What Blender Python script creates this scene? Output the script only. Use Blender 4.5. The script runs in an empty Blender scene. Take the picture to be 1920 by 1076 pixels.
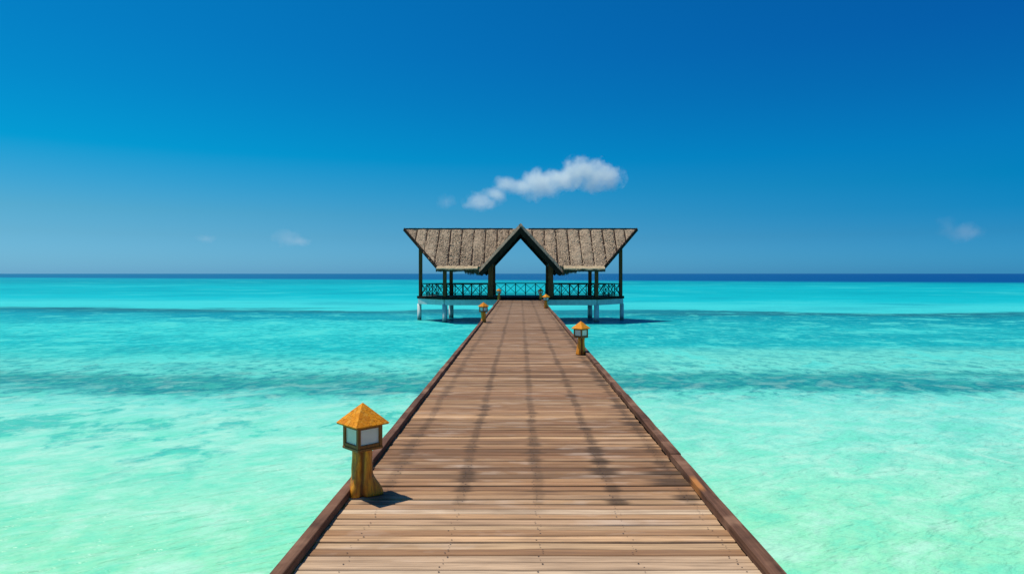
import bpy, bmesh, math, random
from mathutils import Vector, noise as mnoise

random.seed(7)
sc = bpy.context.scene
C = sc.collection

# ------------------------------------------------------------------ camera
cam_d = bpy.data.cameras.new('camera')
cam = bpy.data.objects.new('camera', cam_d)
C.objects.link(cam)
cam.location = (0, 0, 3.2)
cam.rotation_euler = (math.radians(90), 0, 0)
cam_d.sensor_width = 36
cam_d.lens = 24
cam_d.shift_x = -14.5 / 1920
cam_d.shift_y = -25.0 / 1920
cam_d.clip_start = 0.05
cam_d.clip_end = 90000
sc.camera = cam

# ------------------------------------------------------------------ sky
def srgb(h):
    h = h.lstrip('#')
    out = []
    for i in (0, 2, 4):
        c = int(h[i:i + 2], 16) / 255
        out.append(c / 12.92 if c <= .04045 else ((c + .055) / 1.055) ** 2.4)
    return out

SUN_TO = Vector((-.35, .18, 1)).normalized()
SUN_EL = math.asin(SUN_TO.z)
SUN_AZ = math.atan2(SUN_TO.x, SUN_TO.y)

class NT:
    """tiny wrapper for building node trees"""
    def __init__(self, tree):
        self.t = tree
        self.n = tree.nodes
        self.l = tree.links
    def node(self, typ, **kw):
        nd = self.n.new(typ)
        for k, v in kw.items():
            setattr(nd, k, v)
        return nd
    def put(self, sock, v):
        if v is None:
            return
        if hasattr(v, 'is_linked'):
            self.l.new(v, sock)
        else:
            if sock.type == 'RGBA' and hasattr(v, '__len__') and len(v) == 3:
                v = (*v, 1)
            sock.default_value = v
    def math(self, op, a, b=None, c=None, clamp=False):
        nd = self.node('ShaderNodeMath', operation=op, use_clamp=clamp)
        for i, v in enumerate((a, b, c)):
            self.put(nd.inputs[i], v)
        return nd.outputs[0]
    def vmath(self, op, a, b=None):
        nd = self.node('ShaderNodeVectorMath', operation=op)
        self.put(nd.inputs[0], a)
        self.put(nd.inputs[1], b)
        return nd.outputs[0]
    def mix(self, f, a, b, mode='MIX'):
        nd = self.node('ShaderNodeMix', data_type='RGBA', blend_type=mode, clamp_factor=True)
        self.put(nd.inputs['Factor'], f)
        ins = [s for s in nd.inputs if s.type == 'RGBA']
        self.put(ins[0], a)
        self.put(ins[1], b)
        return [s for s in nd.outputs if s.type == 'RGBA'][0]
    def ramp(self, f, stops, interp='LINEAR'):
        nd = self.node('ShaderNodeValToRGB')
        cr = nd.color_ramp
        cr.interpolation = interp
        while len(cr.elements) < len(stops):
            cr.elements.new(.5)
        for e, (p, c) in zip(cr.elements, stops):
            e.position = p
            e.color = (*c, 1) if len(c) == 3 else c
        self.put(nd.inputs[0], f)
        return nd.outputs[0]
    def rng(self, v, a, b, c=0., d=1., kind='LINEAR'):
        nd = self.node('ShaderNodeMapRange', interpolation_type=kind, clamp=True)
        for i, x in enumerate((v, a, b, c, d)):
            self.put(nd.inputs[i], x)
        return nd.outputs[0]
    def noise(self, vec, scale, detail=4, rough=.55, dist=0., out=0):
        nd = self.node('ShaderNodeTexNoise')
        self.put(nd.inputs['Vector'], vec)
        nd.inputs['Scale'].default_value = scale
        nd.inputs['Detail'].default_value = detail
        nd.inputs['Roughness'].default_value = rough
        nd.inputs['Distortion'].default_value = dist
        return nd.outputs[out]
    def mapping(self, vec, scale=(1, 1, 1), rot=(0, 0, 0), loc=(0, 0, 0)):
        nd = self.node('ShaderNodeMapping')
        self.put(nd.inputs['Vector'], vec)
        nd.inputs['Scale'].default_value = scale
        nd.inputs['Rotation'].default_value = rot
        nd.inputs['Location'].default_value = loc
        return nd.outputs[0]
    def sep(self, vec):
        nd = self.node('ShaderNodeSeparateXYZ')
        self.put(nd.inputs[0], vec)
        return nd.outputs
    def comb(self, x, y, z):
        nd = self.node('ShaderNodeCombineXYZ')
        for i, v in enumerate((x, y, z)):
            self.put(nd.inputs[i], v)
        return nd.outputs[0]
    def bump(self, h, strength=1., dist=1., normal=None):
        nd = self.node('ShaderNodeBump')
        nd.inputs['Strength'].default_value = strength
        nd.inputs['Distance'].default_value = dist
        self.put(nd.inputs['Height'], h)
        self.put(nd.inputs['Normal'], normal)
        return nd.outputs[0]

world = bpy.data.worlds.new('World')
sc.world = world
world.use_nodes = True
w = NT(world.node_tree)
w.n.clear()
sky = w.node('ShaderNodeTexSky', sky_type='NISHITA', sun_disc=False)
sky.sun_elevation = SUN_EL
sky.sun_rotation = SUN_AZ
sky.altitude = 0
sky.air_density = 1.0
sky.dust_density = 0.6
sky.ozone_density = 1.5
tc = w.node('ShaderNodeTexCoord').outputs['Generated']
dx, dy, dz = w.sep(tc)[:3]
# polarised tropical sky: deep cyan-blue above, paler towards the horizon,
# brighter on the sun's side (west, left) than away from it
SKY_L = [(0.0, (0.295, 0.83, 1.66)),
         (0.0143, (0.2742, 0.7705, 1.4553)),
         (0.0505, (0.2269, 0.6509, 1.0612)),
         (0.0814, (0.1852, 0.6306, 0.9264)),
         (0.1183, (0.0981, 0.6342, 0.9321)),
         (0.162, (0.0041, 0.6406, 0.9379)),
         (0.237, (0.0052, 0.5882, 0.9224)),
         (0.3038, (0.006, 0.5691, 0.9251)),
         (0.385, (0.006, 0.5691, 0.9251)),
         (0.62, (0.153, 0.595, 0.953)),
         (1.0, (0.3, 0.62, 0.98))]
SKY_R = [(0.0, (0.102, 0.63, 1.53)),
         (0.0146, (0.0874, 0.5824, 1.3735)),
         (0.0511, (0.0534, 0.4602, 0.9966)),
         (0.0824, (0.018, 0.4521, 0.916)),
         (0.1198, (0.0044, 0.4684, 0.8713)),
         (0.1639, (0.0054, 0.4747, 0.8973)),
         (0.2398, (0.0071, 0.4218, 0.8643)),
         (0.3028, (0.0083, 0.3855, 0.8647)),
         (0.385, (0.0083, 0.3855, 0.8647)),
         (0.62, (0.154, 0.503, 0.922)),
         (1.0, (0.3, 0.62, 0.98))]
tl = w.ramp(w.rng(dz, 0, 1), SKY_L)
tr = w.ramp(w.rng(dz, 0, 1), SKY_R)
tint = w.mix(w.rng(dx, -.60, .59), tl, tr)
col = w.mix(1.0, sky.outputs[0], tint, 'MULTIPLY')
bg = w.node('ShaderNodeBackground')
w.put(bg.inputs['Color'], col)
bg.inputs['Strength'].default_value = 0.1
wo = w.node('ShaderNodeOutputWorld')
w.l.new(bg.outputs[0], wo.inputs['Surface'])

# ------------------------------------------------------------------ sun
sd = bpy.data.lights.new('sun', 'SUN')
sd.energy = 4.8
sd.angle = math.radians(.53)
sd.color = (1.0, .93, .80)
sun = bpy.data.objects.new('sun', sd)
C.objects.link(sun)
sun.rotation_euler = (-SUN_TO).to_track_quat('-Z', 'Y').to_euler()
sun.location = (-20, 10, 60)

sc.view_settings.view_transform = 'Standard'
sc.view_settings.look = 'None'
sc.view_settings.exposure = 0
sc.view_settings.gamma = 1
sc.view_settings.use_curve_mapping = False
sc.render.engine = 'CYCLES'
sc.cycles.volume_bounces = 4
sc.cycles.max_bounces = 10
sc.cycles.use_denoising = True

# ------------------------------------------------------------------ helpers
def material(name):
    m = bpy.data.materials.new(name)
    m.use_nodes = True
    t = NT(m.node_tree)
    bsdf = m.node_tree.nodes['Principled BSDF']
    return m, t, bsdf

def link(name, me, mat=None, parent=None, loc=None, rot=None):
    o = bpy.data.objects.new(name, me)
    C.objects.link(o)
    if mat is not None and not me.materials:
        me.materials.append(mat)
    if parent is not None:
        o.parent = parent
    if loc is not None:
        o.location = loc
    if rot is not None:
        o.rotation_euler = rot
    return o

def mesh(name, verts, faces, smooth=False):
    me = bpy.data.meshes.new(name)
    me.from_pydata([tuple(v) for v in verts], [], faces)
    me.update()
    if smooth:
        for p in me.polygons:
            p.use_smooth = True
    return me

def bm_mesh(name, bm, smooth=False):
    bmesh.ops.recalc_face_normals(bm, faces=bm.faces[:])
    me = bpy.data.meshes.new(name)
    bm.to_mesh(me)
    bm.free()
    if smooth:
        for p in me.polygons:
            p.use_smooth = True
    return me

def add_box(bm, cx, cy, cz, sx, sy, sz, bevel=0., rot=None):
    r = bmesh.ops.create_cube(bm, size=1)
    vs = r['verts']
    for v in vs:
        v.co = Vector((v.co.x * sx, v.co.y * sy, v.co.z * sz))
    if bevel:
        es = list({e for v in vs for e in v.link_edges})
        rb = bmesh.ops.bevel(bm, geom=es, offset=bevel, segments=1, affect='EDGES')
        vs = list({v for f in rb['faces'] for v in f.verts} | {v for v in vs if v.is_valid})
    for v in vs:
        if rot is not None:
            v.co = rot @ v.co
        v.co += Vector((cx, cy, cz))
    return vs

def box_mesh(name, sx, sy, sz, bevel=0., c=(0, 0, 0)):
    bm = bmesh.new()
    add_box(bm, *c, sx, sy, sz, bevel)
    return bm_mesh(name, bm)

FRAME = {}
def beam_between(name, a, b, wd, ht, mat, parent, up=(0, 0, 1), bevel=0.):
    """rectangular timber whose axis runs from a to b"""
    a, b = Vector(a), Vector(b)
    d = b - a
    L = d.length
    y = d.normalized()
    x = y.cross(Vector(up)).normalized()
    z = x.cross(y).normalized()
    bm = bmesh.new()
    add_box(bm, 0, 0, 0, wd, L, ht, bevel)
    me = bm_mesh(name, bm)
    o = link(name, me, mat, parent)
    from mathutils import Matrix
    M = Matrix((x, y, z)).transposed().to_4x4()
    M.translation = (a + b) / 2
    o.matrix_local = M
    FRAME[o.name] = M
    return o

def empty(name, loc, label, cat, group=None, rotz=0):
    o = bpy.data.objects.new(name, None)
    o.empty_display_size = .3
    C.objects.link(o)
    o.location = loc
    o.rotation_euler = (0, 0, rotz)
    tag(o, label, cat, group)
    return o

def tag(o, label, cat, group=None):
    o['label'] = label
    o['category'] = cat
    if group:
        o['group'] = group

# ------------------------------------------------------------------ materials
def mat_plank():
    m, t, b = material('weathered_deck_wood')
    P = t.node('ShaderNodeNewGeometry').outputs['Position']
    rnd = t.node('ShaderNodeObjectInfo').outputs['Random']
    x, y, z = t.sep(P)[:3]
    # long grain: stretched along X, different on each board
    off = t.math('MULTIPLY', rnd, 37.)
    gv = t.comb(t.math('ADD', t.math('MULTIPLY', x, 1.3), off), t.math('MULTIPLY', y, 42.), off)
    grain = t.noise(gv, 1., 5, .6, .4)
    gv2 = t.comb(t.math('ADD', t.math('MULTIPLY', x, 5.), off), t.math('MULTIPLY', y, 190.), off)
    fine = t.noise(gv2, 1., 3, .6)
    blot = t.noise(t.comb(t.math('ADD', t.math('MULTIPLY', x, 1.1), off), t.math('MULTIPLY', y, 2.2), 0.), 1., 4, .6, .3)
    # board tone: a new bleached stretch near the shore end, older brown boards beyond
    old = t.ramp(rnd, [(0, (.175, .088, .043)), (.22, (.38, .218, .113)), (.45, (.25, .138, .070)),
                       (.7, (.51, .318, .172)), (.85, (.30, .158, .082)), (1, (.42, .24, .125))])
    new = t.ramp(rnd, [(0, (.58, .385, .22)), (.2, (.36, .20, .10)), (.42, (.78, .61, .43)),
                       (.6, (.30, .165, .085)), (.8, (.52, .32, .175)), (1, (.84, .68, .50))])
    wy = t.math('ADD', y, t.math('MULTIPLY', t.math('SUBTRACT', rnd, .5), .7))
    isnew = t.rng(wy, 4.75, 5.35, 1, 0)
    base = t.mix(isnew, old, new)
    bv = t.noise(t.comb(t.math('MULTIPLY', x, .55), t.math('MULTIPLY', rnd, 91.), t.math('MULTIPLY', y, .1)), 1., 3, .6)
    base = t.mix(t.math('MULTIPLY', t.rng(bv, .50, .68), t.math('SUBTRACT', .65, t.math('MULTIPLY', isnew, .35))), base, (.17, .10, .056))
    base = t.mix(t.math('MULTIPLY', t.rng(bv, .46, .32), t.math('SUBTRACT', .45, t.math('MULTIPLY', isnew, .3))), base, (.62, .44, .28))
    v2 = t.noise(t.comb(t.math('MULTIPLY', rnd, 333.), 3., 0.), 1., 0, .5)
    base = t.mix(1., base, t.ramp(v2, [(.30, (.62, .56, .52)), (.45, (1., .94, .88)), (.55, (.95, .97, .98)), (.70, (1.28, 1.26, 1.24))]), 'MULTIPLY')
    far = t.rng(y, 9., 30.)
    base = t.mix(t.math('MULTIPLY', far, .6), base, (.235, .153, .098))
    base = t.mix(t.rng(grain, .42, .72), base, t.mix(.62, base, (.09, .05, .032)))
    base = t.mix(t.math('MULTIPLY', t.rng(fine, .5, .8), .5), base, (.12, .075, .05))
    base = t.mix(t.math('MULTIPLY', t.rng(blot, .56, .8), .55), base, (.62, .50, .40))
    base = t.mix(t.math('MULTIPLY', t.rng(blot, .46, .28), .38), base, (.11, .066, .045))
    # black mould where the joists hold the wet: dashes on each board, in five lines along the pier
    brd_id = t.math('ADD', t.math('MULTIPLY', rnd, 971.), t.math('MULTIPLY', t.math('FLOOR', t.math('MULTIPLY', y, 4.5)), .43))
    st = None
    wob = t.math('MULTIPLY', t.math('SUBTRACT', t.noise(t.comb(t.math('MULTIPLY', x, .6), t.math('MULTIPLY', y, 1.0), 0.), 1., 3), .5), .12)
    edge = t.math('MULTIPLY', t.math('SUBTRACT', t.noise(t.comb(t.math('MULTIPLY', x, 9.), t.math('MULTIPLY', y, 30.), 2.), 1., 4, .65), .5), .09)
    xw = t.math('ADD', t.math('ADD', x, wob), edge)
    swell = t.rng(y, 7.5, 5.3, .9, 2.2)
    for xi, wd, k in ((-1.06, .12, .75), (-.46, .10, .9), (.14, .085, .75), (.73, .10, .95), (1.28, .16, 1.0)):
        rb = t.rng(t.noise(t.comb(t.math('ADD', brd_id, xi * 71.), xi * 13., 0.), 1., 1, .5), .34, .66)
        d = t.math('ABSOLUTE', t.math('SUBTRACT', xw, xi))
        core = t.math('MULTIPLY', t.rng(d, .062, .018, kind='SMOOTHSTEP'), t.math('ADD', .20, t.math('MULTIPLY', rb, .72)))
        dash = t.math('MULTIPLY', t.math('MULTIPLY', rb, rb), swell)
        wb = t.math('ADD', .02, t.math('MULTIPLY', dash, wd * .75))
        smear = t.math('MULTIPLY', t.rng(t.math('DIVIDE', d, wb), 1.4, .35, kind='SMOOTHSTEP'), t.math('MINIMUM', t.math('MULTIPLY', dash, 1.25), .95))
        g = t.math('MULTIPLY', t.math('MAXIMUM', core, smear), k)
        st = g if st is None else t.math('MAXIMUM', st, g)
    grow = t.rng(wy, 4.85, 5.1)
    base = t.mix(t.math('MULTIPLY', t.math('MULTIPLY', st, grow), t.rng(y, 10., 30., .90, .62)), base, (.060, .037, .022))
    t.put(b.inputs['Base Color'], base)
    b.inputs['Roughness'].default_value = .68
    b.inputs['Specular IOR Level'].default_value = .15
    h = t.math('ADD', t.math('MULTIPLY', grain, .004), t.math('MULTIPLY', fine, .0015))
    t.put(b.inputs['Normal'], t.bump(h, .8))
    return m

def mat_kerb():
    m, t, b = material('kerb_wood')
    P = t.node('ShaderNodeNewGeometry').outputs['Position']
    rnd = t.node('ShaderNodeObjectInfo').outputs['Random']
    x, y, z = t.sep(P)[:3]
    gv = t.comb(t.math('MULTIPLY', x, 30.), t.math('MULTIPLY', y, 1.2), t.math('ADD', t.math('MULTIPLY', z, 30.), t.math('MULTIPLY', rnd, 20.)))
    grain = t.noise(gv, 1., 5, .6, .3)
    blot = t.noise(P, 2.1, 4, .6)
    base = t.ramp(rnd, [(0, (.125, .060, .036)), (.5, (.17, .088, .054)), (1, (.135, .066, .042))])
    base = t.mix(t.rng(grain, .45, .75), base, (.045, .024, .016))
    base = t.mix(t.math('MULTIPLY', t.rng(blot, .52, .70), .6), base, (.33, .19, .12))
    base = t.mix(t.math('MULTIPLY', t.rng(blot, .46, .32), .7), base, (.05, .026, .018))
    # bare orange wood where the right kerb was scraped
    sx = t.math('MULTIPLY', t.math('GREATER_THAN', x, 0.), t.rng(t.math('ADD', x, t.math('MULTIPLY', blot, .03)), 1.432, 1.418))
    dyy = t.math('ABSOLUTE', t.math('SUBTRACT', y, 5.33))
    sy = t.rng(t.math('ADD', dyy, t.math('MULTIPLY', t.math('SUBTRACT', grain, .5), .25)), .20, .06)
    base = t.mix(t.math('MULTIPLY', t.math('MULTIPLY', sx, sy), .7), base, (.50, .20, .05))
    t.put(b.inputs['Base Color'], base)
    b.inputs['Roughness'].default_value = .7
    b.inputs['Specular IOR Level'].default_value = .08
    t.put(b.inputs['Normal'], t.bump(t.math('MULTIPLY', grain, .005), .9))
    return m

def mat_wood(name, c1, c2, axis='Z', scale=1., rough=.7, spec=.3):
    m, t, b = material(name)
    co = t.node('ShaderNodeTexCoord').outputs['Object']
    rnd = t.node('ShaderNodeObjectInfo').outputs['Random']
    s = {'X': (1.5, 24, 24), 'Y': (24, 1.5, 24), 'Z': (24, 24, 1.5)}[axis]
    v = t.mapping(co, tuple(k * scale for k in s))
    v = t.vmath('ADD', v, t.comb(t.math('MULTIPLY', rnd, 31.), 0., t.math('MULTIPLY', rnd, 17.)))
    g = t.noise(v, 1., 4, .6, .3)
    bl = t.noise(co, 3. * scale, 3)
    base = t.mix(t.rng(g, .35, .7), c1, c2)
    base = t.mix(t.math('MULTIPLY', t.rng(bl, .5, .75), .4), base, [k * .55 for k in c2])
    base = t.mix(t.math('MULTIPLY', rnd, .25), base, [k * .6 for k in c1])
    t.put(b.inputs['Base Color'], base)
    b.inputs['Roughness'].default_value = rough
    b.inputs['Specular IOR Level'].default_value = spec
    t.put(b.inputs['Normal'], t.bump(t.math('MULTIPLY', g, .004 / scale), .8))
    return m

def mat_thatch(name, c1, c2, c3):
    m, t, b = material(name)
    P = t.node('ShaderNodeNewGeometry').outputs['Position']
    rnd = t.node('ShaderNodeObjectInfo').outputs['Random']
    v = t.mapping(P, (16, 4, 4))
    straw = t.noise(v, 1., 5, .7, .6)
    blot = t.noise(P, 2.2, 5, .65)
    lay = t.noise(t.mapping(P, (3, 9, 9)), 1., 4, .7)
    base = t.mix(t.rng(straw, .40, .62), c1, c2)
    base = t.mix(t.math('MULTIPLY', t.rng(blot, .45, .72), .7), base, c3)
    base = t.mix(t.math('MULTIPLY', t.rng(lay, .52, .72), .40), base, [k * .38 for k in c1])
    base = t.mix(t.math('MULTIPLY', rnd, .35), base, [k * .75 for k in c2])
    t.put(b.inputs['Base Color'], base)
    b.inputs['Roughness'].default_value = .95
    b.inputs['Specular IOR Level'].default_value = .1
    h = t.math('ADD', t.math('MULTIPLY', straw, .06), t.math('MULTIPLY', lay, .05))
    t.put(b.inputs['Normal'], t.bump(h, .9))
    return m

def mat_concrete():
    m, t, b = material('pale_painted_concrete')
    P = t.node('ShaderNodeNewGeometry').outputs['Position']
    n = t.noise(P, 2.5, 5, .6)
    st = t.noise(t.mapping(P, (7, 7, 1.)), 1., 4, .6)
    z = t.sep(P)[2]
    base = t.mix(t.rng(n, .4, .7), (.72, .74, .70), (.56, .60, .57))
    base = t.mix(t.math('MULTIPLY', t.rng(st, .55, .75), .5), base, (.36, .38, .33))
    # tide mark of weed just over the water
    tide = t.rng(t.math('ADD', z, t.math('MULTIPLY', t.math('SUBTRACT', n, .5), .35)), .36, .12)
    base = t.mix(t.math('MULTIPLY', tide, .85), base, (.07, .10, .085))
    t.put(b.inputs['Base Color'], base)
    b.inputs['Roughness'].default_value = .8
    t.put(b.inputs['Normal'], t.bump(t.math('MULTIPLY', n, .01), .7))
    return m

def mat_plain(name, c, rough=.6, spec=.4, var=.25, sc_=6.):
    m, t, b = material(name)
    co = t.node('ShaderNodeTexCoord').outputs['Object']
    n = t.noise(co, sc_, 4, .6)
    t.put(b.inputs['Base Color'], t.mix(t.math('MULTIPLY', t.rng(n, .35, .7), var), c, [k * .5 for k in c]))
    b.inputs['Roughness'].default_value = rough
    b.inputs['Specular IOR Level'].default_value = spec
    return m

def mat_log():
    m, t, b = material('varnished_orange_log')
    co = t.node('ShaderNodeTexCoord').outputs['Object']
    rnd = t.node('ShaderNodeObjectInfo').outputs['Random']
    v = t.vmath('ADD', t.mapping(co, (26, 26, 4)), t.comb(t.math('MULTIPLY', rnd, 40.), 0., 0.))
    g = t.noise(v, 1., 5, .65, .8)
    bl = t.noise(t.vmath('ADD', t.mapping(co, (9, 9, 5)), t.comb(0., t.math('MULTIPLY', rnd, 40.), 0.)), 1., 4, .6)
    base = t.mix(t.rng(g, .38, .62), (.97, .38, .02), (.52, .15, .010))
    base = t.mix(t.math('MULTIPLY', t.rng(bl, .52, .68), .65), base, (.16, .048, .008))
    base = t.mix(t.math('MULTIPLY', t.rng(bl, .42, .3), .6), base, (.85, .38, .03))
    ox, oy, oz = t.sep(co)[:3]
    crack = t.rng(t.math('ABSOLUTE', t.math('SUBTRACT', t.math('ADD', ox, t.math('MULTIPLY', t.math('SUBTRACT', bl, .5), .05)), .013)), .026, .008)
    crack = t.math('MULTIPLY', crack, t.rng(oy, -.02, -.04))
    base = t.mix(t.math('MULTIPLY', crack, .8), base, (.10, .030, .008))
    t.put(b.inputs['Base Color'], base)
    b.inputs['Roughness'].default_value = .6
    b.inputs['Specular IOR Level'].default_value = .35
    t.put(b.inputs['Normal'], t.bump(t.math('ADD', t.math('MULTIPLY', g, .007), t.math('MULTIPLY', bl, .008)), .9))
    return m

def mat_shingle():
    m, t, b = material('varnished_orange_shingle')
    co = t.node('ShaderNodeNewGeometry').outputs['Position']
    rnd = t.node('ShaderNodeObjectInfo').outputs['Random']
    n = t.noise(t.mapping(co, (34, 34, 60)), 1., 5, .7, .8)
    bl = t.noise(co, 22., 3, .6, .5)
    base = t.ramp(rnd, [(0, (.72, .25, .012)), (.5, (.84, .31, .015)), (1, (.64, .21, .010))])
    base = t.mix(t.rng(n, .48, .68), base, (.42, .12, .008))
    base = t.mix(t.math('MULTIPLY', t.rng(bl, .52, .68), .6), base, (.76, .40, .07))
    t.put(b.inputs['Base Color'], base)
    b.inputs['Roughness'].default_value = .6
    b.inputs['Specular IOR Level'].default_value = .1
    t.put(b.inputs['Normal'], t.bump(t.math('MULTIPLY', n, .006), 1.))
    return m

def mat_pane():
    m = bpy.data.materials.new('white_opal_pane')
    m.use_nodes = True
    t = NT(m.node_tree)
    t.n.clear()
    co = t.node('ShaderNodeTexCoord').outputs['Object']
    n = t.noise(co, 14., 3)
    col = t.mix(t.rng(n, .3, .7), (.96, .97, .95), (.90, .92, .90))
    d = t.node('ShaderNodeBsdfDiffuse')
    t.put(d.inputs['Color'], col)
    tr = t.node('ShaderNodeBsdfTranslucent')
    t.put(tr.inputs['Color'], col)
    g = t.node('ShaderNodeBsdfGlossy')
    g.inputs['Roughness'].default_value = .2
    a = t.node('ShaderNodeMixShader')
    a.inputs[0].default_value = .5
    t.l.new(d.outputs[0], a.inputs[1])
    t.l.new(tr.outputs[0], a.inputs[2])
    b = t.node('ShaderNodeMixShader')
    b.inputs[0].default_value = .05
    t.l.new(a.outputs[0], b.inputs[1])
    t.l.new(g.outputs[0], b.inputs[2])
    out = t.node('ShaderNodeOutputMaterial')
    t.l.new(b.outputs[0], out.inputs['Surface'])
    return m

def mat_sea():
    m = bpy.data.materials.new('lagoon_water')
    m.use_nodes = True
    t = NT(m.node_tree)
    t.n.clear()
    P = t.node('ShaderNodeNewGeometry').outputs['Position']
    x, y, z = t.sep(P)[:3]
    LF = 1.0 / 1.30
    def c(h, k=1.):
        r, g, b = (v * LF * k for v in srgb(h))
        return [min(.92, r * 1.12 if g > .4 else r), min(.92, g), min(.92, b)]
    def turned(th, su, sv, off=0.):
        """noise coordinate stretched along crests that run at angle th"""
        u_ = t.math('ADD', t.math('MULTIPLY', x, math.cos(th) * su), t.math('MULTIPLY', y, math.sin(th) * su))
        v_ = t.math('ADD', t.math('MULTIPLY', x, -math.sin(th) * sv), t.math('MULTIPLY', y, math.cos(th) * sv))
        return t.comb(u_, v_, off)
    def cen(v):
        return t.math('SUBTRACT', v, .5)
    def mul(*a):
        o = a[0]
        for q in a[1:]:
            o = t.math('MULTIPLY', o, q)
        return o
    # sand bars and weed belts run across the view; warp them with broad noise
    warp = cen(t.noise(t.comb(mul(x, .055), mul(y, .16), 3.), 1., 4, .55))
    warp2 = cen(t.noise(t.comb(mul(x, .8), mul(y, .6), 8.), 1., 7, .68))
    tilt = mul(x, t.rng(y, 22., 55., .012, .12))
    yb = t.math('ADD', y, tilt)
    yw = mul(yb, t.math('ADD', 1., t.math('ADD', mul(warp, .34), mul(warp2, t.rng(y, 24., 45., .17, .07)))))
    u = t.math('DIVIDE', t.math('LOGARITHM', t.math('DIVIDE', t.math('MAXIMUM', yw, 5.), 5.), 10.), 2.0)
    def U(d):
        return math.log10(d / 5.) / 2.
    stops = [(5.2, '#92efc0'), (8.3, '#8becc2'), (10., '#8eedca'), (12.5, '#8aebd2'), (15.5, '#84e8d6'), (17.2, '#74e2d4'),
             (18.2, '#5cd2c8'), (18.8, '#148a94'), (20.0, '#269a9e'), (21.4, '#2ea09e'), (22.6, '#5cd8cc'), (25., '#62dccf'),
             (27.2, '#38cdc8'), (30., '#20c6c8'), (33.5, '#2ccccc'), (37., '#38d6d4'), (42., '#36d6d6'),
             (45.5, '#16b0bc'), (50., '#0c98ac'), (54., '#108698'), (58.5, '#227484'), (60.5, '#3cd6d8'), (70., '#40d8da'),
             (84., '#14c4ce'), (120., '#08b6c2'), (160., '#10bcc8'), (230., '#04a4b4'), (480., '#04a2bc')]
    base = t.ramp(u, [(U(d), c(h)) for d, h in stops])
    # east of the pier the lagoon is deeper up to the reef line
    fn = t.noise(t.comb(mul(x, 2.4), mul(y, 1.5), 5.), 1., 8, .70, .4)
    fb = t.noise(t.comb(mul(x, .25), mul(y, .30), 15.), 1., 7, .66, .4)
    deep_e = mul(t.rng(x, 0., 8.), t.rng(y, 28., 31.), t.rng(yw, 55., 52.), t.rng(fb, .34, .60, .18, .80))
    base = t.mix(deep_e, base, c('#10a6b2'))
    light_e = mul(t.rng(x, 0., 6.), t.rng(y, 21.5, 23.), t.rng(y, 30.5, 28.))
    base = t.mix(mul(light_e, .8), base, c('#70e0d0'))
    # reef edge: the deep blue beyond the lagoon
    dd = t.math('ADD', t.math('ADD', y, mul(x, .55)), mul(warp, 70.))
    side = t.rng(t.math('DIVIDE', x, t.math('MAXIMUM', y, 1.)), -.7, .6)
    base = t.mix(t.rng(dd, 290., 370.), base, t.mix(side, c('#1684b6', .76), c('#005aa4', .78)))
    gap = t.noise(t.comb(mul(x, .045), mul(y, .06), 51.), 1., 3, .55)
    gm = mul(t.rng(gap, .50, .64), t.rng(y, 38., 44.), t.rng(y, 72., 60.), t.rng(x, 8., 0.))
    base = t.mix(mul(gm, .85), base, c('#34d6d8'))
    gap2 = t.noise(t.comb(mul(x, .16), mul(y, .30), 57.), 1., 5, .6)
    base = t.mix(mul(t.rng(gap2, .52, .66), t.rng(y, 17., 18.), t.rng(y, 24., 22.), .75), base, c('#60dace'))
    # weed patches
    pv = t.comb(mul(x, .52), mul(y, .36), 1.7)
    pn = t.noise(pv, 1., 9, .66, .3)
    near_l = mul(t.rng(y, 10.2, 12.), t.rng(y, 19.5, 16.5), t.rng(x, 2., -3., .30, 1.))
    p2 = t.noise(t.comb(mul(x, 3.2), mul(y, 2.2), 7.), 1., 7, .7, .4)
    pn = t.math('ADD', pn, mul(cen(p2), .28))
    base = t.mix(mul(t.rng(pn, .51, .575), near_l, .8), base, c('#2cc0b4'))
    belt = mul(t.rng(y, 16.5, 18.5), t.rng(y, 62., 44.))
    base = t.mix(mul(t.rng(fn, .49, .60), belt, t.rng(y, 22., 26., .8, .42)), base, c('#128c98'))
    base = t.mix(mul(t.rng(fn, .47, .37), belt, mul(t.rng(y, 21.5, 23., .25, .6), t.rng(y, 24., 28., 1., .6))), base, c('#72e6d8'))
    pt = t.noise(t.comb(mul(x, .40), mul(y, .36), 33.), 1., 8, .68, .5)
    mid = mul(t.rng(y, 22., 24.), t.rng(y, 64., 48.))
    base = t.mix(mul(t.rng(pt, .51, .61), mid, .5), base, c('#16a8b0'))
    base = t.mix(mul(t.rng(pt, .46, .40), mid, .65), base, c('#56e2d8'))
    fv = t.noise(t.comb(mul(x, .045), mul(y, .075), 2.), 1., 8, .66)
    farb = t.rng(y, 45., 70.)
    base = t.mix(mul(t.rng(fv, .52, .64), farb, t.rng(dd, 330., 300.), .5), base, c('#069cb0'))
    base = t.mix(mul(t.rng(fv, .46, .36), farb, t.rng(dd, 330., 300.), .45), base, c('#48dcdc'))
    # refracted light painted into the sand colour: soft pale and green mottling close by, long streaks to the west
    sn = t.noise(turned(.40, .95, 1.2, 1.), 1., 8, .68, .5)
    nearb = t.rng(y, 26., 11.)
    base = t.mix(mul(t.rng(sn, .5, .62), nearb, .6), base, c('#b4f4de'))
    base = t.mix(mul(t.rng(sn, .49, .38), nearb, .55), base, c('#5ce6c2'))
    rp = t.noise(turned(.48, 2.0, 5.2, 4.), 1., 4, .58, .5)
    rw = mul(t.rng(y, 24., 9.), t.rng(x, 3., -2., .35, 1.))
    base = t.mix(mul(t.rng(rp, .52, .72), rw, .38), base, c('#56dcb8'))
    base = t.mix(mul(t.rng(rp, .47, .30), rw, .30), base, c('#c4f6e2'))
    # wind waves
    a1 = t.noise(turned(.50, 1.5, 3.8, 2.), 1., 3, .5, .4)
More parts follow.
